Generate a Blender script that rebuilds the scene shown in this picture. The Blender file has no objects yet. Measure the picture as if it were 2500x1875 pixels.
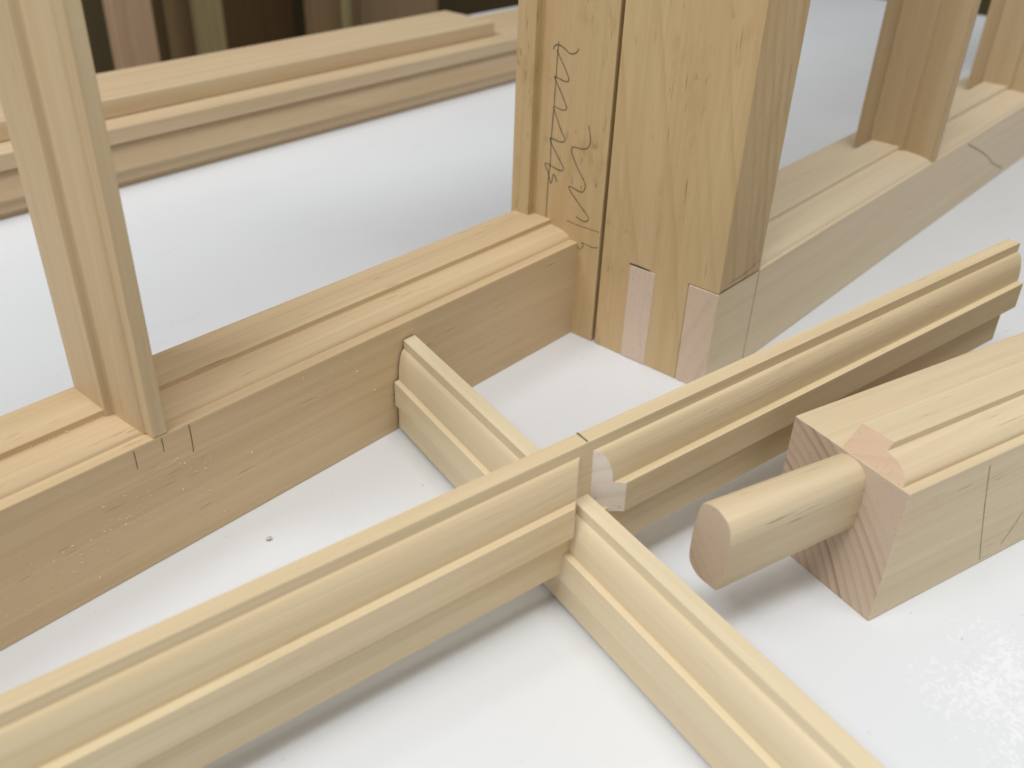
import bpy, bmesh, math, random
from mathutils import Matrix, Vector

random.seed(7)
scene = bpy.context.scene
COL = scene.collection
K = 0.5                                   # drawing units -> metres

# ------------------------------------------------------------------ camera
cam_d = bpy.data.cameras.new('camera')
cam = bpy.data.objects.new('camera', cam_d)
COL.objects.link(cam)
cam.matrix_world = Matrix(((0.66280043, 0.38387004, -0.64291476, 0.0),
                           (-0.74807640, 0.37709285, -0.54606106, 0.0),
                           (0.03282207, 0.84287886, 0.53710142, 0.4 * K),
                           (0, 0, 0, 1)))
cam_d.sensor_fit = 'HORIZONTAL'
cam_d.sensor_width = 36.0
cam_d.lens = 2297.15 / 2500 * 36.0
cam_d.clip_start = 0.005
cam_d.clip_end = 60
cam_d.dof.use_dof = True
cam_d.dof.focus_distance = 0.30
cam_d.dof.aperture_fstop = 14.0
scene.camera = cam

# ------------------------------------------------------------------ light
world = bpy.data.worlds.new('World')
scene.world = world
world.use_nodes = True
bg = world.node_tree.nodes['Background']
bg.inputs['Color'].default_value = (1.0, 0.985, 0.965, 1)
bg.inputs['Strength'].default_value = 0.36


def area(name, loc, target, sx, sy, power, color):
    l = bpy.data.lights.new(name, 'AREA')
    l.shape = 'RECTANGLE'
    l.size, l.size_y = sx, sy
    l.energy = power
    l.color = color
    o = bpy.data.objects.new(name, l)
    COL.objects.link(o)
    o.location = loc
    d = Vector(target) - Vector(loc)
    o.rotation_euler = d.to_track_quat('-Z', 'Y').to_euler()
    return o


area('ceiling_lamp', (-0.90, 0.38, 1.60), (0.2, 0.2, 0), 1.2, 0.5, 21.0, (1.0, 0.995, 0.985))
area('ceiling_lamp', (0.0, -0.25, 1.90), (0.3, 0.2, 0), 1.2, 0.35, 13.5, (1.0, 0.995, 0.985))

scene.view_settings.view_transform = 'Standard'
scene.view_settings.look = 'None'
scene.view_settings.exposure = 0.10
scene.view_settings.gamma = 1.0
scene.view_settings.use_curve_mapping = False


# ------------------------------------------------------------------ materials
class NT:
    def __init__(self, name):
        self.m = bpy.data.materials.new(name)
        self.m.use_nodes = True
        self.t = self.m.node_tree
        self.b = self.t.nodes['Principled BSDF']

    def n(self, kind, **kw):
        x = self.t.nodes.new(kind)
        for k, v in kw.items():
            setattr(x, k, v)
        return x

    def l(self, a, b):
        self.t.links.new(a, b)

    def math(self, op, a, b=None, c=None, clamp=False):
        x = self.n('ShaderNodeMath', operation=op)
        x.use_clamp = clamp
        for i, v in enumerate((a, b, c)):
            if v is None:
                continue
            if isinstance(v, (int, float)):
                x.inputs[i].default_value = v
            else:
                self.l(v, x.inputs[i])
        return x.outputs[0]

    def mix(self, f, a, b, blend='MIX'):
        x = self.n('ShaderNodeMix', data_type='RGBA', blend_type=blend)
        if isinstance(f, (int, float)):
            x.inputs[0].default_value = f
        else:
            self.l(f, x.inputs[0])
        for i, v in ((6, a), (7, b)):
            if isinstance(v, tuple):
                x.inputs[i].default_value = (*v, 1)
            else:
                self.l(v, x.inputs[i])
        return x.outputs[2]

    def noise(self, vec, scale, detail=2.0, rough=0.5):
        x = self.n('ShaderNodeTexNoise')
        x.inputs['Scale'].default_value = scale
        x.inputs['Detail'].default_value = detail
        x.inputs['Roughness'].default_value = rough
        self.l(vec, x.inputs['Vector'])
        return x.outputs['Fac']

    def mapping(self, vec, scale, loc=(0, 0, 0)):
        x = self.n('ShaderNodeMapping')
        x.inputs['Scale'].default_value = scale
        x.inputs['Location'].default_value = loc
        self.l(vec, x.inputs['Vector'])
        return x.outputs[0]

    def ramp(self, fac, a, b):
        x = self.n('ShaderNodeMapRange', interpolation_type='SMOOTHSTEP')
        x.inputs['From Min'].default_value = a
        x.inputs['From Max'].default_value = b
        self.l(fac, x.inputs['Value'])
        return x.outputs[0]


def wood(name, light, late, ring=0.0035, contrast=0.35, pith=(0.012, -0.05), pores=0.35,
         warp=0.004, seed=0.0, pink=0.25, end=(0.50, 0.36, 0.25), end_contrast=0.6, stain=0.0, wob=1.0, end_mask=None, tilt=0.0):
    """Pine: growth rings round a pith that runs along local X, fibre streaks, pore dashes, end grain."""
    w = NT(name)
    tc = w.n('ShaderNodeTexCoord')
    P = tc.outputs['Object']
    # slow warp of the trunk along its length
    lw = w.mapping(P, (4.5, 14, 14), (seed * 3.1, seed, seed * 1.7))
    nz = w.n('ShaderNodeTexNoise')
    nz.inputs['Scale'].default_value = 1.0
    nz.inputs['Detail'].default_value = 2.5
    w.l(lw, nz.inputs['Vector'])
    sep = w.n('ShaderNodeSeparateXYZ')
    w.l(P, sep.inputs[0])
    sn = w.n('ShaderNodeSeparateColor')
    w.l(nz.outputs['Color'], sn.inputs[0])
    y = w.math('ADD', sep.outputs['Y'], w.math('MULTIPLY', w.math('SUBTRACT', sn.outputs[0], 0.5), warp * 4 * wob))
    z = w.math('ADD', sep.outputs['Z'], w.math('MULTIPLY', w.math('SUBTRACT', sn.outputs[1], 0.5), warp * 4 * wob))
    y = w.math('ADD', y, -pith[0])
    z = w.math('ADD', z, -pith[1])
    if tilt:
        z = w.math('ADD', z, w.math('MULTIPLY', sep.outputs['X'], -tilt))
    r = w.math('SQRT', w.math('ADD', w.math('MULTIPLY', y, y), w.math('MULTIPLY', z, z)))
    rr = w.math('DIVIDE', r, ring)
    fr = w.math('FRACT', rr)
    up = w.ramp(fr, 0.35, 0.93)
    dn = w.ramp(fr, 1.0, 0.955)
    latew = w.math('MULTIPLY', up, dn)
    # each ring has its own strength
    rid = w.n('ShaderNodeTexWhiteNoise', noise_dimensions='1D')
    w.l(w.math('FLOOR', rr), rid.inputs['W'])
    strength = w.math('MULTIPLY_ADD', rid.outputs['Value'], 1.25, 0.02)
    latew = w.math('MULTIPLY', latew, strength)
    # fibre streaks
    fib = w.noise(w.mapping(P, (14, 900, 900), (seed, 0, 0)), 1.0, 3.0, 0.6)
    fib2 = w.noise(w.mapping(P, (5, 180, 180), (0, seed, 0)), 1.0, 3.0, 0.55)
    blot = w.noise(w.mapping(P, (9, 30, 30), (seed, seed, 0)), 1.0, 2.0)
    # pore dashes
    pn = w.noise(w.mapping(P, (75, 1500, 1500), (seed * 2, 0, seed)), 1.0, 1.0)
    pm = w.noise(w.mapping(P, (30, 120, 120), (seed, seed * 5, 0)), 1.0, 1.0)
    pore = w.math('MULTIPLY', w.ramp(pn, 0.66, 0.74), w.ramp(pm, 0.50, 0.66))
    # end grain where the surface faces along the fibre
    geo = w.n('ShaderNodeNewGeometry')
    vt = w.n('ShaderNodeVectorTransform', vector_type='NORMAL', convert_from='WORLD', convert_to='OBJECT')
    w.l(geo.outputs['Normal'], vt.inputs[0])
    sx = w.n('ShaderNodeSeparateXYZ')
    w.l(vt.outputs[0], sx.inputs[0])
    eg = w.ramp(w.math('ABSOLUTE', sx.outputs['X']), 0.35, 0.55)

    c = w.mix(w.math('MULTIPLY', latew, contrast), light, late)
    pinkc = (light[0] * 1.0, light[1] * 0.91, light[2] * 0.92)
    c = w.mix(w.math('MULTIPLY', w.ramp(blot, 0.38, 0.68), pink * 2), c, pinkc)
    c = w.mix(w.math('MULTIPLY', w.math('SUBTRACT', fib2, 0.36), 1.1, clamp=True), c, late)
    c = w.mix(w.math('MULTIPLY', w.math('SUBTRACT', fib, 0.40), 0.75, clamp=True), c, late)
    dark = (late[0] * 0.40, late[1] * 0.33, late[2] * 0.28)
    c = w.mix(w.math('MULTIPLY', pore, pores), c, dark)
    if stain > 0:
        st = w.noise(w.mapping(P, (26, 70, 70), (seed, 0, 3)), 1.0, 4.0, 0.65)
        c = w.mix(w.math('MULTIPLY', w.ramp(st, 0.53, 0.72), stain), c, (0.42, 0.27, 0.10))
        fl = w.noise(w.mapping(P, (130, 420, 420), (seed, 2, 0)), 1.0, 2.0)
        c = w.mix(w.math('MULTIPLY', w.math('MULTIPLY', w.ramp(fl, 0.64, 0.72), w.ramp(st, 0.42, 0.62)), 0.75 * stain), c, (0.16, 0.09, 0.03))
    el = w.math('MULTIPLY', latew, end_contrast)
    if end_mask:                                       # wide-ringed outer wood on one corner, plain wood on the other
        dg = w.math('ADD', w.math('SUBTRACT', sep.outputs['Y'], end_mask[0]), w.math('MULTIPLY', w.math('SUBTRACT', sep.outputs['Z'], 0.03), -0.85))
        mk = w.ramp(w.math('ADD', dg, w.math('MULTIPLY', w.math('SUBTRACT', sn.outputs[0], 0.5), 0.02)), -0.012, end_mask[1])
        el = w.math('MULTIPLY', el, mk)
        tint = w.mix(w.math('MULTIPLY', mk, 0.45), end, (end[0] * 0.84, end[1] * 0.77, end[2] * 0.70))
    else:
        tint = end
    ec = w.mix(el, tint, (end[0] * 0.52, end[1] * 0.44, end[2] * 0.37))
    en = w.noise(w.mapping(P, (300, 1300, 1300)), 1.0, 2.0)
    ec = w.mix(w.math('MULTIPLY', w.ramp(en, 0.62, 0.75), 0.45), ec, (end[0] * 0.45, end[1] * 0.36, end[2] * 0.3))
    c = w.mix(eg, c, ec)
    w.l(c, w.b.inputs['Base Color'])
    w.b.inputs['Roughness'].default_value = 0.52
    w.b.inputs['Specular IOR Level'].default_value = 0.35
    bump = w.n('ShaderNodeBump')
    bump.inputs['Strength'].default_value = 0.22
    bump.inputs['Distance'].default_value = 0.0004
    h = w.math('ADD', w.math('MULTIPLY', fib, 0.7), w.math('MULTIPLY', pore, -1.0))
    w.l(h, bump.inputs['Height'])
    w.l(bump.outputs[0], w.b.inputs['Normal'])
    return w.m


PALE = ((0.735, 0.615, 0.420), (0.55, 0.415, 0.240))
TAN = ((0.680, 0.535, 0.335), (0.47, 0.315, 0.165))
POST = ((0.580, 0.445, 0.245), (0.47, 0.31, 0.135))

M_bar_c = wood('pine_bar_c', (0.730, 0.610, 0.400), (0.55, 0.405, 0.22), ring=0.0042, contrast=0.24, pith=(0.02, 0.05), pores=0.30, seed=1.3, end=(0.80, 0.72, 0.63), end_contrast=0.15, pink=0.14)
M_bar_d = wood('pine_bar_d', (0.765, 0.675, 0.470), (0.63, 0.51, 0.32), ring=0.0045, contrast=0.22, pith=(-0.035, 0.015), pores=0.12, seed=4.1)
M_block = wood('pine_block', (0.715, 0.605, 0.410), (0.53, 0.405, 0.235), ring=0.0034, contrast=0.20, pith=(0.085, -0.045), pores=0.6, seed=2.2,
               end=(0.62, 0.500, 0.395), end_contrast=0.8, warp=0.0016, end_mask=(0.009, 0.010))
M_rail1 = wood('pine_rail', *TAN, ring=0.004, contrast=0.13, pink=0.15, pith=(0.07, 0.03), pores=0.55, seed=6.7)
M_munt1 = wood('pine_muntin', (0.640, 0.525, 0.330), TAN[1], ring=0.005, contrast=0.18, pith=(0.03, 0.05), pores=0.2, seed=3.4)
M_post1 = wood('pine_post_marked', *POST, ring=0.003, contrast=0.22, pith=(0.0, -0.06), pores=0.7, seed=5.5, stain=0.55)
M_post2 = wood('pine_post_figured', (0.615, 0.475, 0.270), POST[1], ring=0.0040, contrast=0.42, pith=(0.10, 0.34), pores=0.7, seed=8.3, stain=0.35, warp=0.004, wob=1.3, tilt=0.20)
M_rail2 = wood('pine_rail_pale', (0.770, 0.665, 0.475), (0.63, 0.51, 0.33), ring=0.006, contrast=0.16, pith=(0.06, -0.02), pores=0.3, seed=9.1,
               end=(0.64, 0.505, 0.39), end_contrast=0.12)
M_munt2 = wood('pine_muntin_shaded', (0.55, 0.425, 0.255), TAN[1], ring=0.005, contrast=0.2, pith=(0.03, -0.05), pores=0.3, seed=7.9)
M_block_tenon = wood('pine_block_tenon', (0.715, 0.605, 0.410), (0.53, 0.405, 0.235), ring=0.0034, contrast=0.20, pith=(0.085, -0.045), pores=0.6, seed=2.2,
                     end=(0.62, 0.500, 0.395), end_contrast=0.8, warp=0.0016, end_mask=(0.0235, 0.004))
M_block_mitre = wood('pine_block_moulding', (0.715, 0.605, 0.410), (0.53, 0.405, 0.235), ring=0.0036, contrast=0.22, pith=(-0.025, -0.035), pores=0.5, seed=2.2,
                     end=(0.63, 0.46, 0.32), end_contrast=0.12, warp=0.0022)
M_tenon = wood('pine_tenon', (0.60, 0.47, 0.30), (0.45, 0.32, 0.17), ring=0.0022, contrast=0.25, pith=(0.03, 0.02), pores=0.3, seed=1.9,
               end=(0.66, 0.53, 0.43), end_contrast=0.10)
M_stack = [wood('pine_stack_%s' % s, (0.66 - 0.03 * i, 0.535 - 0.03 * i, 0.35 - 0.02 * i), (0.45, 0.31, 0.16), ring=0.006, contrast=0.18,
                pith=(0.05, 0.03 * i), pores=0.2, seed=i * 2.7 + 0.4) for i, s in enumerate('abc')]
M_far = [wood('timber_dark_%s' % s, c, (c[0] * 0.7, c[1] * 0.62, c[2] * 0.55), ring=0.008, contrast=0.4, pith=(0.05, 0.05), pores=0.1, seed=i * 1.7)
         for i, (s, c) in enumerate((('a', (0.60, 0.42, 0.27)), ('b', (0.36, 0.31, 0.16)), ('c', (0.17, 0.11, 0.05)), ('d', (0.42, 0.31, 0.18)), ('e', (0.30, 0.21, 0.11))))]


def plain(name, color, rough=0.8, noise_amt=0.25, scale=6.0):
    w = NT(name)
    tc = w.n('ShaderNodeTexCoord')
    n = w.noise(tc.outputs['Object'], scale, 4.0, 0.6)
    c = w.mix(w.math('MULTIPLY', n, noise_amt * 2), color, tuple(v * 0.4 for v in color))
    w.l(c, w.b.inputs['Base Color'])
    w.b.inputs['Roughness'].default_value = rough
    return w.m


M_pencil = plain('graphite', (0.17, 0.135, 0.09), 0.6, 0.3, 900.0)
M_faint = plain('graphite_faint', (0.30, 0.25, 0.17), 0.6, 0.3, 900.0)
M_gap = plain('dark_gap', (0.05, 0.03, 0.012), 0.9)
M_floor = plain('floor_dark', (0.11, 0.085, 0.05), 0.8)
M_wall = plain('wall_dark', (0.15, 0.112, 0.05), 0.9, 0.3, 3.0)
M_dust = plain('sawdust', (0.82, 0.68, 0.47), 0.9, 0.05)
M_chip = plain('grey_chip', (0.66, 0.64, 0.61), 0.8)


def table_material():
    w = NT('white_table_paint')
    tc = w.n('ShaderNodeTexCoord')
    P = tc.outputs['Object']
    base = (0.755, 0.785, 0.822)
    cl = w.noise(P, 7.0, 3.0)
    c = w.mix(w.math('MULTIPLY', w.ramp(cl, 0.35, 0.7), 0.5), base, (0.72, 0.748, 0.785))
    # faint scuffs and specks
    sp = w.noise(P, 330.0, 1.0)
    spm = w.noise(P, 22.0, 2.0)
    c = w.mix(w.math('MULTIPLY', w.math('MULTIPLY', w.ramp(sp, 0.745, 0.80), w.ramp(spm, 0.45, 0.65)), 0.5), c, (0.35, 0.33, 0.30))
    sm = w.noise(w.mapping(P, (16, 60, 16)), 1.0, 5.0, 0.7)
    c = w.mix(w.math('MULTIPLY', w.ramp(sm, 0.56, 0.74), 0.22), c, (0.60, 0.61, 0.63))
    # flaky pale residue in the near right corner
    mp = w.n('ShaderNodeVectorMath', operation='DISTANCE')
    w.l(P, mp.inputs[0])
    mp.inputs[1].default_value = (0.437 * K, 0.005 * K, 0)
    fall = w.ramp(mp.outputs['Value'], 0.042, 0.006)
    f1 = w.noise(P, 520.0, 4.0, 0.65)
    f2 = w.noise(P, 70.0, 2.0)
    thr = w.math('ADD', w.math('MULTIPLY', fall, 0.24), w.math('MULTIPLY', f2, 0.45))
    fl = w.ramp(w.math('ADD', f1, thr), 0.88, 0.99)
    fl = w.math('MULTIPLY', fl, w.ramp(fall, 0.05, 0.3))
    c = w.mix(w.math('MULTIPLY', fl, 0.75), c, (0.84, 0.855, 0.885))
    w.l(c, w.b.inputs['Base Color'])
    rg = w.math('MULTIPLY_ADD', fl, 0.35, 0.42)
    w.l(rg, w.b.inputs['Roughness'])
    bump = w.n('ShaderNodeBump')
    bump.inputs['Strength'].default_value = 0.05
    bump.inputs['Distance'].default_value = 0.001
    w.l(w.noise(P, 240.0, 2.0), bump.inputs['Height'])
    w.l(bump.outputs[0], w.b.inputs['Normal'])
    return w.m


M_table = table_material()


# ------------------------------------------------------------------ building helpers
def tag(o, label=None, cat=None, group=None, kind=None):
    if label:
        o['label'] = label
    if cat:
        o['category'] = cat
    if group:
        o['group'] = group
    if kind:
        o['kind'] = kind
    return o


def empty(name, loc, label, cat, group=None):
    o = bpy.data.objects.new(name, None)
    COL.objects.link(o)
    o.empty_display_size = 0.01
    o.location = Vector(loc) * K
    return tag(o, label, cat, group)


def root_matrix(o):
    m = Matrix.Translation(o.location) if o.rotation_euler.to_matrix() == Matrix.Identity(3) else o.matrix_basis.copy()
    return m if o.parent is None else root_matrix(o.parent) @ o.matrix_parent_inverse @ o.matrix_basis


def link(name, bm, mat, M, parent=None, bevel=0.00035):
    bmesh.ops.recalc_face_normals(bm, faces=bm.faces)
    me = bpy.data.meshes.new(name)
    bm.to_mesh(me)
    bm.free()
    me.materials.append(mat)
    o = bpy.data.objects.new(name, me)
    COL.objects.link(o)
    if parent is not None:
        o.parent = parent
        o.matrix_parent_inverse = Matrix.Identity(4)
        o.matrix_basis = root_matrix(parent).inverted() @ M
    else:
        o.matrix_basis = M
    if bevel:
        b = o.modifiers.new('soft_edges', 'BEVEL')
        b.width = bevel
        b.segments = 2
        b.limit_method = 'ANGLE'
        b.angle_limit = math.radians(38)
        b.harden_normals = False
    return o


def axes(d, n, v, o=(0, 0, 0)):
    d, n, v, o = Vector(d), Vector(n), Vector(v), Vector(o) * K
    return Matrix(((d.x, n.x, v.x, o.x), (d.y, n.y, v.y, o.y), (d.z, n.z, v.z, o.z), (0, 0, 0, 1)))


AX = axes((1, 0, 0), (0, 1, 0), (0, 0, 1))              # length along world X
AZ = axes((0, 0, 1), (1, 0, 0), (0, 1, 0))              # length along world Z: local (z, x, y)


def prism(bm, prof, s0, s1, step=None):
    """Sweep a closed profile [(a, b)] along local X; s0 / s1 numbers or functions of (a, b)."""
    f0 = s0 if callable(s0) else (lambda a, b: s0)
    f1 = s1 if callable(s1) else (lambda a, b: s1)
    A = [bm.verts.new((f0(a, b) * K, a * K, b * K)) for a, b in prof]
    B = [bm.verts.new((f1(a, b) * K, a * K, b * K)) for a, b in prof]
    n = len(prof)
    for i in range(n):
        j = (i + 1) % n
        f = bm.faces.new((A[i], A[j], B[j], B[i]))
    bm.faces.new(A[::-1])
    bm.faces.new(B)
    return bm


def curve_pts(c, ra, rb, t0, t1, n=10):
    return [(c[0] + ra * math.cos(t0 + (t1 - t0) * i / n), c[1] + rb * math.sin(t0 + (t1 - t0) * i / n)) for i in range(n + 1)]


def rect(a0, a1, b0, b1):
    return [(a0, b0), (a1, b0), (a1, b1), (a0, b1)]


def ribbon(bm, pts, w, put, lift=0.00012):
    """A thin pencil stroke: pts in a face's own (a, b), put(a, b, lift) -> metres."""
    n = len(pts)
    # smooth (Catmull-Rom)
    sm = []
    for i in range(n - 1):
        p0, p1, p2, p3 = pts[max(i - 1, 0)], pts[i], pts[i + 1], pts[min(i + 2, n - 1)]
        m = 5 if n > 2 else 1
        for k in range(m):
            t = k / m
            sm.append(tuple(0.5 * (2 * p1[q] + (p2[q] - p0[q]) * t + (2 * p0[q] - 5 * p1[q] + 4 * p2[q] - p3[q]) * t * t
                                   + (3 * p1[q] - p0[q] - 3 * p2[q] + p3[q]) * t ** 3) for q in (0, 1)))
    sm.append(pts[-1])
    prev = None
    for i, p in enumerate(sm):
        q0, q1 = sm[max(i - 1, 0)], sm[min(i + 1, len(sm) - 1)]
        t = Vector((q1[0] - q0[0], q1[1] - q0[1]))
        if t.length < 1e-9:
            t = Vector((1, 0))
        t.normalize()
        ww = w * (0.75 + 0.5 * random.random()) * 0.5
        a = bm.verts.new(put(p[0] - t.y * ww, p[1] + t.x * ww, lift))
        b = bm.verts.new(put(p[0] + t.y * ww, p[1] - t.x * ww, lift))
        if prev:
            bm.faces.new((prev[0], prev[1], b, a))
        prev = (a, b)


# ------------------------------------------------------------------ setting
bm = bmesh.new()
prism(bm, rect(-1.6, 1.40, -0.05, 0.0), -1.8, 2.362)
tag(link('table_top', bm, M_table, AX, bevel=0.001), 'white painted workbench top that everything stands on', 'table top', kind='structure')

bm = bmesh.new()
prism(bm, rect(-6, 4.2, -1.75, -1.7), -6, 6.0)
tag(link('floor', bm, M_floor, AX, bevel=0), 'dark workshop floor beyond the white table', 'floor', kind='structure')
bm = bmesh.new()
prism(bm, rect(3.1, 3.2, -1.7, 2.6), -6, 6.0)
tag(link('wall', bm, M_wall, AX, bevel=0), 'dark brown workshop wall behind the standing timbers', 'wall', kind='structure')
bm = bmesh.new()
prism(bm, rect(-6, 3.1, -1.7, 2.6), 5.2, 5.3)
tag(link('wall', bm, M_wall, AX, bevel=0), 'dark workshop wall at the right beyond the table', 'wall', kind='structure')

# timbers standing against the wall, far behind the table
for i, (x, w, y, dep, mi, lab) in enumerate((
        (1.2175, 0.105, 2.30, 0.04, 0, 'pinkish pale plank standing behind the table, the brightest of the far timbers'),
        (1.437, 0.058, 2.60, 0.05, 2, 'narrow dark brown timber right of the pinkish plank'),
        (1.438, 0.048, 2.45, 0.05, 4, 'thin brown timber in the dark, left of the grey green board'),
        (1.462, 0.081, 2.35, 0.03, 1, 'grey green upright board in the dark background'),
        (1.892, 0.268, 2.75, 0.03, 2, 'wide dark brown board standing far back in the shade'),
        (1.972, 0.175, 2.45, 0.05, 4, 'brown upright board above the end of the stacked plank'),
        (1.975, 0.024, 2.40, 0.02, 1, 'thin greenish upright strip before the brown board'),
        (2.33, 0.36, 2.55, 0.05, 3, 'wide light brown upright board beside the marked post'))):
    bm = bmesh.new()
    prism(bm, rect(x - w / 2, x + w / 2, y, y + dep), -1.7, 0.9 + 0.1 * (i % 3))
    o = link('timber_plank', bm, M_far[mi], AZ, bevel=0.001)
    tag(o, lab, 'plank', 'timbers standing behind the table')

# ------------------------------------------------------------------ moulded sections
def rail_profile(y0, step=0.0078, ov=0.0295, z0=0.0848, zo=0.0920, zf=0.0963, flat=0.064, thick=0.087, reb=0.016):
    p = [(y0, 0.0), (y0, z0), (y0 + step, z0)]
    p += curve_pts((y0 + ov, z0), ov - step, zo - z0, math.pi, math.pi / 2, 10)[1:]
    p += [(y0 + ov, zf), (y0 + flat, zf), (y0 + flat, zf - reb), (y0 + thick, zf - reb), (y0 + thick, 0.0)]
    return p


def muntin_profile(xc, y0, hw=0.0046, wall=0.007, lat=0.0066, ovd=0.028, stp=0.0048, flat=0.063, web=0.085):
    """Closed profile in (x, y), face at y0, seen from the front."""
    half = [(hw, 0.0), (hw, wall)]
    half += [(a, b) for a, b in curve_pts((hw, ovd), lat, ovd - wall, -math.pi / 2, 0, 10)][1:]
    half += [(hw + lat + stp, ovd), (hw + lat + stp, flat), (hw + 0.003, flat), (hw + 0.003, web)]
    p = [(xc + a, y0 + b) for a, b in half]
    p += [(xc - a, y0 + b) for a, b in reversed(half)]
    return p


X1 = 0.5771      # the plane both stiles' left faces lie in
TOP = 0.80
sash_group = 'unglazed wooden sashes standing on edge'

# ---- sash with the long rail, left
s1 = empty('window_sash', (0.2, 0.45, 0), 'unglazed wooden sash standing left, whose tan bottom rail is dotted with sawdust', 'window sash', sash_group)
Y1 = 0.4256
bm = prism(bmesh.new(), rail_profile(Y1), -0.18, X1 + 0.0006)
rail1 = link('bottom_rail', bm, M_rail1, axes((1, 0, 0), (0, 1, 0), (0, 0, 1)), s1)
# upright glazing bar
bm = prism(bmesh.new(), muntin_profile(0.1981, Y1), 0.0850, TOP - 0.08)
link('glazing_bar', bm, M_munt1, AZ, s1)
# right stile with the pencil scribble
prof = [(X1, 0.4036), (X1, 0.4740), (X1 - 0.0075, 0.4740), (X1 - 0.0075, 0.4925), (X1 + 0.028, 0.4925), (X1 + 0.028, 0.5106), (X1 + 0.0604, 0.5106), (X1 + 0.0604, 0.4036)]
bm = prism(bmesh.new(), prof, 0.0, TOP)
post1 = link('stile', bm, M_post1, axes((0, 0, 1), (1, 0, 0), (0, 1, 0)), s1)
post1['label'] = 'marked stile with pencil scribbles'
bm = prism(bmesh.new(), rect(-0.2404, -0.1804, 0.4036, 0.5106), 0.0, TOP)
link('stile', bm, M_rail1, AZ, s1)
bm = prism(bmesh.new(), rect(0.4256, 0.5106, TOP - 0.085, TOP - 0.002), -0.18, X1 + 0.0006)
link('top_rail', bm, M_rail1, AX, s1)


def put_x1(a, b, lift):
    return ((X1 - lift / K) * K, a * K, b * K)


def on_y(y):
    return lambda a, b, lift: (a * K, (y - lift / K) * K, b * K)


S1 = [[(0.457, 0.2381), (0.4577, 0.2238), (0.4577, 0.2113), (0.4582, 0.1885), (0.4591, 0.1617), (0.4585, 0.1452), (0.4596, 0.1309), (0.4601, 0.097)],
      [(0.4616, 0.2319), (0.4603, 0.2349), (0.4564, 0.2359), (0.4509, 0.2342), (0.4463, 0.2317), (0.4419, 0.2321), (0.4389, 0.2342), (0.4375, 0.2366)],
      [(0.4583, 0.2318), (0.4539, 0.2258), (0.4494, 0.2198), (0.4453, 0.2131), (0.4463, 0.2108), (0.4508, 0.2106), (0.4592, 0.2121), (0.4571, 0.2086), (0.4509, 0.2), (0.446, 0.1918), (0.4464, 0.1893), (0.4509, 0.1883), (0.4584, 0.1891), (0.4557, 0.1832), (0.4507, 0.1741), (0.4455, 0.1665), (0.4462, 0.1641), (0.4508, 0.163), (0.46, 0.1638), (0.4581, 0.159), (0.4518, 0.1514), (0.4451, 0.1432), (0.4462, 0.1407), (0.451, 0.1402), (0.4637, 0.1423), (0.4603, 0.1354), (0.4568, 0.1269), (0.4545, 0.1354), (0.4505, 0.1294)]]
S2 = [[(0.4231, 0.1819), (0.4209, 0.1738), (0.4211, 0.1672), (0.4232, 0.1645), (0.4267, 0.1629), (0.4331, 0.1625), (0.4376, 0.1617), (0.4372, 0.1566), (0.4307, 0.1462), (0.4234, 0.1375), (0.4221, 0.1333), (0.4236, 0.1294), (0.4272, 0.128), (0.4377, 0.1298), (0.4354, 0.125), (0.4242, 0.1156), (0.4166, 0.1092), (0.4176, 0.106), (0.4212, 0.1046), (0.429, 0.1063)]]
S3 = [[(0.4381, 0.1003), (0.4265, 0.0998), (0.4151, 0.1), (0.4049, 0.1)],
      [(0.4269, 0.0825), (0.4228, 0.0797), (0.4193, 0.0841), (0.4214, 0.0859), (0.4166, 0.0858), (0.4109, 0.0852), (0.4045, 0.0868)]]
for strokes, w in ((S1, 0.00080), (S2, 0.00080), (S3, 0.0005)):
    bm = bmesh.new()
    for st in strokes:
        ribbon(bm, st, w, put_x1)
    link('pencil_scribble', bm, M_pencil, Matrix.Identity(4), post1, bevel=0)
for pts in ([(0.1809, 0.083), (0.181, 0.0708)], [(0.1979, 0.0835), (0.198, 0.0739)], [(0.2156, 0.0838), (0.2155, 0.0645)]):
    bm = bmesh.new()
    a, b = pts
    ribbon(bm, [a, ((a[0] + b[0]) / 2 + 0.0002, (a[1] + b[1]) / 2), b], 0.0005, on_y(Y1))
    link('pencil_tick', bm, M_pencil, Matrix.Identity(4), rail1, bevel=0)

# ---- sash with the figured stile, right
s2 = empty('window_sash', (0.9, 0.35, 0), 'unglazed wooden sash standing right, whose corner stile shows two through tenons', 'window sash', sash_group)
Y2 = 0.2919
prof_yz = [(0.3184, 0.0), (0.4001, 0.0), (0.4001, TOP), (Y2, TOP), (Y2, 0.0850), (0.3184, 0.0850)]
# stile: grain runs up, profile in (z, y) swept along x -> build it in a frame whose X is world Z
bm = bmesh.new()
A = [bm.verts.new((z * K, X1 * K, y * K)) for y, z in prof_yz]
B = [bm.verts.new((z * K, 0.6385 * K, y * K)) for y, z in prof_yz]
for i in range(6):
    j = (i + 1) % 6
    bm.faces.new((A[i], A[j], B[j], B[i]))
bm.faces.new(A)
bm.faces.new(B[::-1])
post2 = link('stile', bm, M_post2, AZ, s2)
bm = prism(bmesh.new(), rail_profile(Y2, step=0.0030, ov=0.034, flat=0.0635, thick=0.108, reb=0.016), 0.6384, 1.745)
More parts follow.
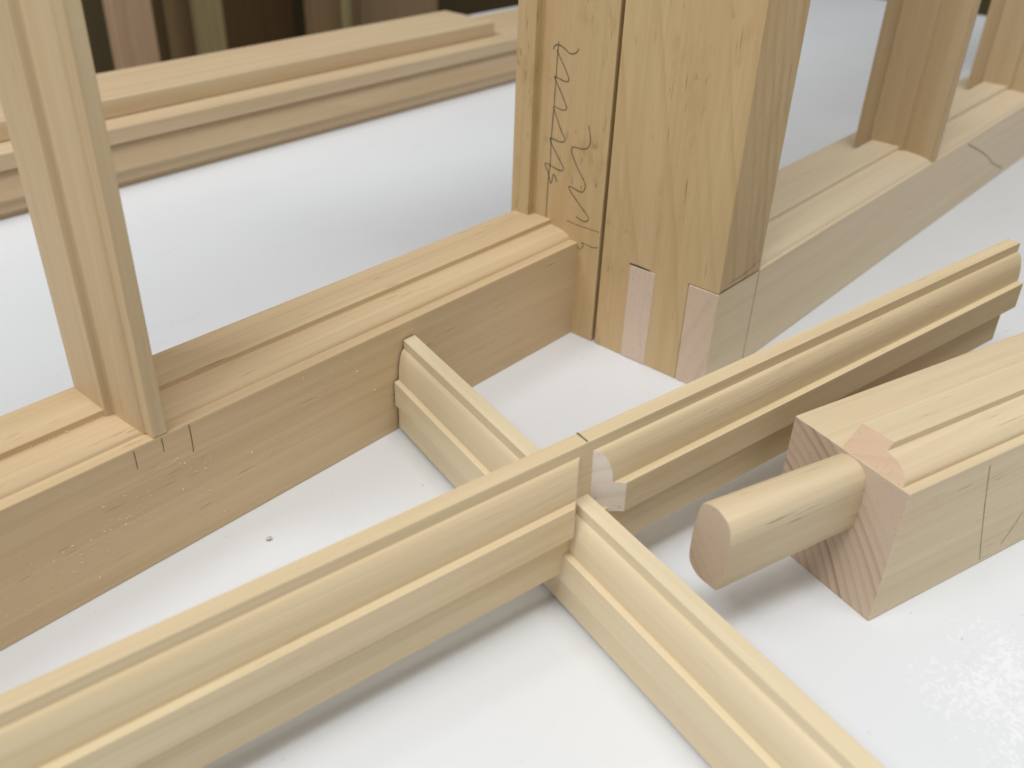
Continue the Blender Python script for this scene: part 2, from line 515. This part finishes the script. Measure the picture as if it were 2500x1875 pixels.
# the rail's front layer runs through to the corner
prism(bm, rect(Y2 + 0.0001, 0.3180, 0.0, 0.0846), X1 - 0.0004, 0.6390)
rail2 = link('bottom_rail', bm, M_rail2, AX, s2)
bm = prism(bmesh.new(), rect(0.3482, 0.3722, 0.0004, 0.0830), X1 - 0.0005, X1 + 0.03)
tn = link('tenon', bm, M_tenon, AX, s2)
bm = bmesh.new()
ribbon(bm, [(0.3728, 0.0836), (0.363, 0.0838), (0.3530, 0.0836)], 0.0012, put_x1)
link('joint_gap', bm, M_gap, Matrix.Identity(4), post2, bevel=0)
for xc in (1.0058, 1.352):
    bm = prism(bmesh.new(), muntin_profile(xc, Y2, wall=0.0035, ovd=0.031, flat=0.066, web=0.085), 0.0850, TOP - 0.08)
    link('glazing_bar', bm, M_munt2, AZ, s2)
bm = prism(bmesh.new(), rect(1.745, 1.806, Y2, 0.4001), 0.0, TOP)
link('stile', bm, M_rail2, AZ, s2)
bm = prism(bmesh.new(), rect(Y2, 0.4001, TOP - 0.085, TOP - 0.002), 0.6384, 1.7454)
link('top_rail', bm, M_rail2, AX, s2)
for pts, w in (([(0.578, 0.0862), (0.6117, 0.0856), (0.6380, 0.0853)], 0.0008), ([(0.5905, 0.090), (0.6125, 0.0905), (0.6351, 0.0945)], 0.0004)):
    bm = bmesh.new()
    ribbon(bm, pts, w, on_y(Y2))
    link('pencil_line', bm, M_pencil, Matrix.Identity(4), post2, bevel=0)
for nm, pts, w in (('pencil_line', [(0.6386, 0.083), (0.6383, 0.0621), (0.638, 0.0311), (0.638, 0.004)], 0.0006),
                   ('hairline_crack', [(1.1092, 0.0798), (1.166, 0.0593), (1.2113, 0.0409), (1.2365, 0.028), (1.2888, 0.0093)], 0.0012)):
    bm = bmesh.new()
    ribbon(bm, pts, w, on_y(Y2))
    link(nm, bm, M_faint, Matrix.Identity(4), rail2, bevel=0)

# ------------------------------------------------------------------ crossing glazing bars
def bar_frame(yaw, pitch, off, z, kind):
    cy, sy, cp, sp = math.cos(yaw), math.sin(yaw), math.cos(pitch), math.sin(pitch)
    if kind == 'along':
        d = Vector((cy * cp, sy * cp, sp))
        n = Vector((sy, -cy, 0))
    else:
        d = Vector((-sy * cp, cy * cp, sp))
        n = Vector((-cy, -sy, 0))
    v = d.cross(n)
    if v.z < 0:
        v = -v
    o = n * off + Vector((0, 0, z))
    return d, n, v, o


def side_mould(sign, c, core, wall, ov_out, ov_v, out, side_v, web_v):
    h = core
    p = [(h - 0.0006, -wall), (h, -wall)]
    p += [(a, b) for a, b in curve_pts((h, ov_v), ov_out - h, -wall - ov_v, math.pi / 2, 0, 10)][1:]
    p += [(out, ov_v), (out, side_v), (h - 0.0006, side_v)]
    return [(c + sign * a, b) for a, b in p]


# the long bar lying across the picture
d, n, v, o = bar_frame(math.radians(-12.0959), math.radians(1.7817), -0.303767, 0.100312, 'along')
mC = axes(d, -n, v, o)
cc, ch = -0.00485, 0.00485          # centre and half width of the fillet (local Y = -u)
bm = bmesh.new()
S0, S1e = -0.16, 0.7035
prism(bm, rect(cc - ch, cc + ch, -0.055, 0.0), S0, S1e)
prism(bm, rect(cc - 0.0112, cc + 0.0112, -0.0788, -0.0470), S0 + 0.0001, S1e - 0.008)
for sg in (-1, 1):
    pr = side_mould(sg, cc, ch, 0.0072, 0.0119, -0.0292, 0.0165, -0.0499, -0.0796)
    lat = lambda a: abs(a - cc) - ch
    prism(bm, pr, S0 + 0.0002, lambda a, b: 0.2732 - lat(a) * 1.01)
    prism(bm, pr, lambda a, b: 0.2826 + lat(a) * 1.33, S1e - 0.0001)
barC = link('moulded_bar', bm, M_bar_c, mC, bevel=0.00015)
tag(barC, 'long moulded glazing bar lying across the middle with a notch cut in its side', 'glazing bar', 'loose moulded glazing bars')
bm = bmesh.new()
ribbon(bm, [(0.2788, 0.0002), (0.2787, -0.0045), (0.2785, -0.0092)], 0.0011, lambda a, b, l: (a * K, b * K, l))
link('pencil_tick', bm, M_pencil, mC, barC, bevel=0)

# the bar notched under it
d, n, v, o = bar_frame(-0.27414, 0.0, -0.26277, 0.07263, 'across')
mD = axes(d, n, v, o)
bm = bmesh.new()
S0 = -0.10
cc, ch = 0.005175, 0.005175
end_d = lambda da: (lambda a, b: 0.5147 - a * 0.2812 - da)      # cut at a slant so that it meets the rail
prism(bm, rect(cc - ch, cc + ch, -0.055, 0.0), S0, end_d(0.0))
prism(bm, rect(cc - 0.0122, cc + 0.0122, -0.0694, -0.0440), S0 + 0.0001, end_d(0.0006))
for sg in (-1, 1):
    pr = side_mould(sg, cc, ch, 0.0068, 0.0108, -0.0297, 0.0149, -0.0495, -0.0726)
    prism(bm, pr, S0 + 0.0002, end_d(0.0001))
barD = link('moulded_bar', bm, M_bar_d, mD, bevel=0.00022)
tag(barD, 'pale moulded glazing bar running from the tan sash rail and under the long bar', 'glazing bar', 'loose moulded glazing bars')

# ------------------------------------------------------------------ stile end with its rounded tenon
ye = math.radians(-17.7)
d = Vector((math.cos(ye), math.sin(ye), 0))
n = Vector((math.sin(ye), -math.cos(ye), 0))
f0 = (0.432, 0.091, 0.0)
mE = axes(d, -n, (0, 0, 1), f0)
blk = empty('stile_offcut', f0, 'thick pale sash stile end with a rounded tenon, lying at the right', 'sash stile')
LEN = 0.62
bm = bmesh.new()
prism(bm, rect(0.0, 0.0828, 0.0, 0.0938), 0.0, LEN)
body = link('stile_body', bm, M_block, mE, blk)
pm = [(0.0058, 0.0935), (0.0058, 0.0960)]
pm += curve_pts((0.0255, 0.0938), 0.0255 - 0.0058, 0.0085, math.pi, math.pi / 2, 10)[1:]
pm += [(0.0255, 0.1068), (0.0470, 0.1064), (0.0470, 0.0935)]
bm = prism(bmesh.new(), pm, lambda a, b: max(0.0003, (b - 0.0938) * 0.97 + 0.0004), LEN - 0.001)
link('stile_moulding', bm, M_block_mitre, mE, body)
TIP = [(0.0490, 0.0917), (0.0400, 0.0956), (0.0333, 0.0943), (0.0287, 0.0915), (0.0259, 0.0830), (0.0265, 0.0669), (0.0283, 0.0489), (0.0315, 0.0464), (0.0425, 0.0454), (0.0493, 0.0483), (0.0522, 0.0537), (0.0526, 0.0679), (0.0516, 0.0798)]
ROOT = [(0.0480, 0.0885), (0.0415, 0.0922), (0.0345, 0.0916), (0.0292, 0.0885), (0.0263, 0.0825), (0.0261, 0.0680), (0.0263, 0.0530), (0.0300, 0.0505), (0.0410, 0.0495), (0.0470, 0.0520), (0.0500, 0.0570), (0.0505, 0.0690), (0.0500, 0.0800)]


def closed_curve(P, m=4):
    out = []
    n_ = len(P)
    for i in range(n_):
        p0, p1, p2, p3 = P[i - 1], P[i], P[(i + 1) % n_], P[(i + 2) % n_]
        for k in range(m):
            t = k / m
            out.append(tuple(0.5 * (2 * p1[q] + (p2[q] - p0[q]) * t + (2 * p0[q] - 5 * p1[q] + 4 * p2[q] - p3[q]) * t * t
                                    + (3 * p1[q] - p0[q] - 3 * p2[q] + p3[q]) * t ** 3) for q in (0, 1)))
    return out


bm = bmesh.new()
rings = []
for s_, P in ((-0.099, TIP), (0.008, ROOT)):
    rings.append([bm.verts.new((s_ * K, a * K, b * K)) for a, b in closed_curve(P)])
m_ = len(rings[0])
for i in range(m_):
    j = (i + 1) % m_
    f = bm.faces.new((rings[0][i], rings[0][j], rings[1][j], rings[1][i]))
    f.smooth = True
bm.faces.new(rings[0][::-1])
bm.faces.new(rings[1])
link('tenon', bm, M_block_tenon, mE, blk)


def put_e(a, b, lift):
    return (a * K, -lift, b * K)


for pts in ([(0.0686, 0.0885), (0.0776, 0.0614), (0.0885, 0.0314), (0.0990, 0.004)], [(0.1287, 0.0303), (0.1242, 0.0194), (0.1177, 0.0083)]):
    bm = bmesh.new()
    ribbon(bm, pts, 0.00045, put_e)
    link('pencil_line', bm, M_faint, mE, body, bevel=0)

# ------------------------------------------------------------------ boards stacked behind
YF = 0.9945
bm = bmesh.new()
prism(bm, [(YF + 0.004, 0.0), (YF + 0.004, 0.006), (YF, 0.007), (YF, 0.0195), (YF - 0.004, 0.0205), (YF + 0.004, 0.0480), (YF + 0.008, 0.0495), (YF + 0.16, 0.0495), (YF + 0.16, 0.0)], -0.6, 1.9)
tag(link('stacked_board', bm, M_stack[2], AX, bevel=0.0006), 'lowest board of the stack lying at the back of the table', 'board', 'boards stacked behind the sashes')
bm = bmesh.new()
prism(bm, [(YF, 0.0501), (YF - 0.001, 0.0510), (YF - 0.001, 0.0670), (YF + 0.001, 0.0690), (YF + 0.15, 0.0690), (YF + 0.15, 0.0501)], -0.55, 1.8)
tag(link('stacked_board', bm, M_stack[1], AX, bevel=0.0006), 'middle board of the back stack with a bright front edge', 'board', 'boards stacked behind the sashes')
bm = bmesh.new()
prism(bm, rect(YF + 0.0305, YF + 0.138, 0.0694, 0.0905), -0.5, 1.132)
tag(link('stacked_board', bm, M_stack[0], AX, bevel=0.0006), 'top plank of the back stack, set back and ending short', 'board', 'boards stacked behind the sashes')

# ------------------------------------------------------------------ sawdust and a chip
bm = bmesh.new()


def flake(c, r, nrm):
    s = Vector(c)
    t = Vector((random.uniform(-1, 1), random.uniform(-1, 1), random.uniform(-1, 1)))
    nrm = Vector(nrm)
    t = (t - nrm * t.dot(nrm)).normalized()
    b = nrm.cross(t)
    L, W = r * random.uniform(0.7, 1.9), r * random.uniform(0.35, 0.6)
    P = [s + t * L, s + b * W, s - t * L * random.uniform(0.5, 1), s - b * W]
    top = bm.verts.new(s + nrm * r * random.uniform(0.5, 1.2))
    V = [bm.verts.new(p + nrm * 0.00003) for p in P]
    for i in range(4):
        bm.faces.new((V[i], V[(i + 1) % 4], top))
    bm.faces.new(V[::-1])


clusters = [(0.130, 0.030, 0.030, 40), (0.165, 0.045, 0.022, 38), (0.205, 0.055, 0.03, 28), (0.26, 0.05, 0.04, 26), (0.33, 0.058, 0.02, 22), (0.36, 0.045, 0.02, 12), (0.10, 0.03, 0.03, 25), (0.22, 0.03, 0.05, 18)]
for x, z, sd, cnt in clusters:
    for _ in range(cnt):
        px, pz = random.gauss(x, sd * 0.6), random.gauss(z, 0.010)
        if 0.003 < pz < 0.080:
            flake((px * K, Y1 * K, pz * K), random.choice((0.00016, 0.0002, 0.00026, 0.0004)), (0, -1, 0))
for _ in range(26):
    px = random.uniform(0.09, 0.5)
    flake((px * K, (Y1 + 0.031 - random.uniform(0, 0.002)) * K, 0.0923 * K), random.choice((0.0002, 0.0003, 0.0004)), (0, 0, 1))
for _ in range(12):
    px = random.uniform(0.14, 0.19)
    flake((px * K, (Y1 + 0.0295) * K, 0.0925 * K), random.choice((0.0003, 0.0005)), (0, -0.3, 1))
tag(link('sawdust', bm, M_dust, Matrix.Identity(4), bevel=0), 'fine pale sawdust specks clinging to the left sash rail', 'sawdust', kind='stuff')

bm = bmesh.new()
r = bmesh.ops.create_icosphere(bm, subdivisions=2, radius=0.0009)
for vv in bm.verts:
    vv.co = Vector((vv.co.x * random.uniform(0.8, 1.3), vv.co.y * random.uniform(0.6, 0.9), max(vv.co.z * 0.7, -0.0007) + 0.0007)) 
tag(link('wood_chip', bm, M_chip, Matrix.Translation((0.2381 * K, 0.3947 * K, 0.0001)), bevel=0), 'tiny grey chip lying alone on the white table left of the bars', 'chip')
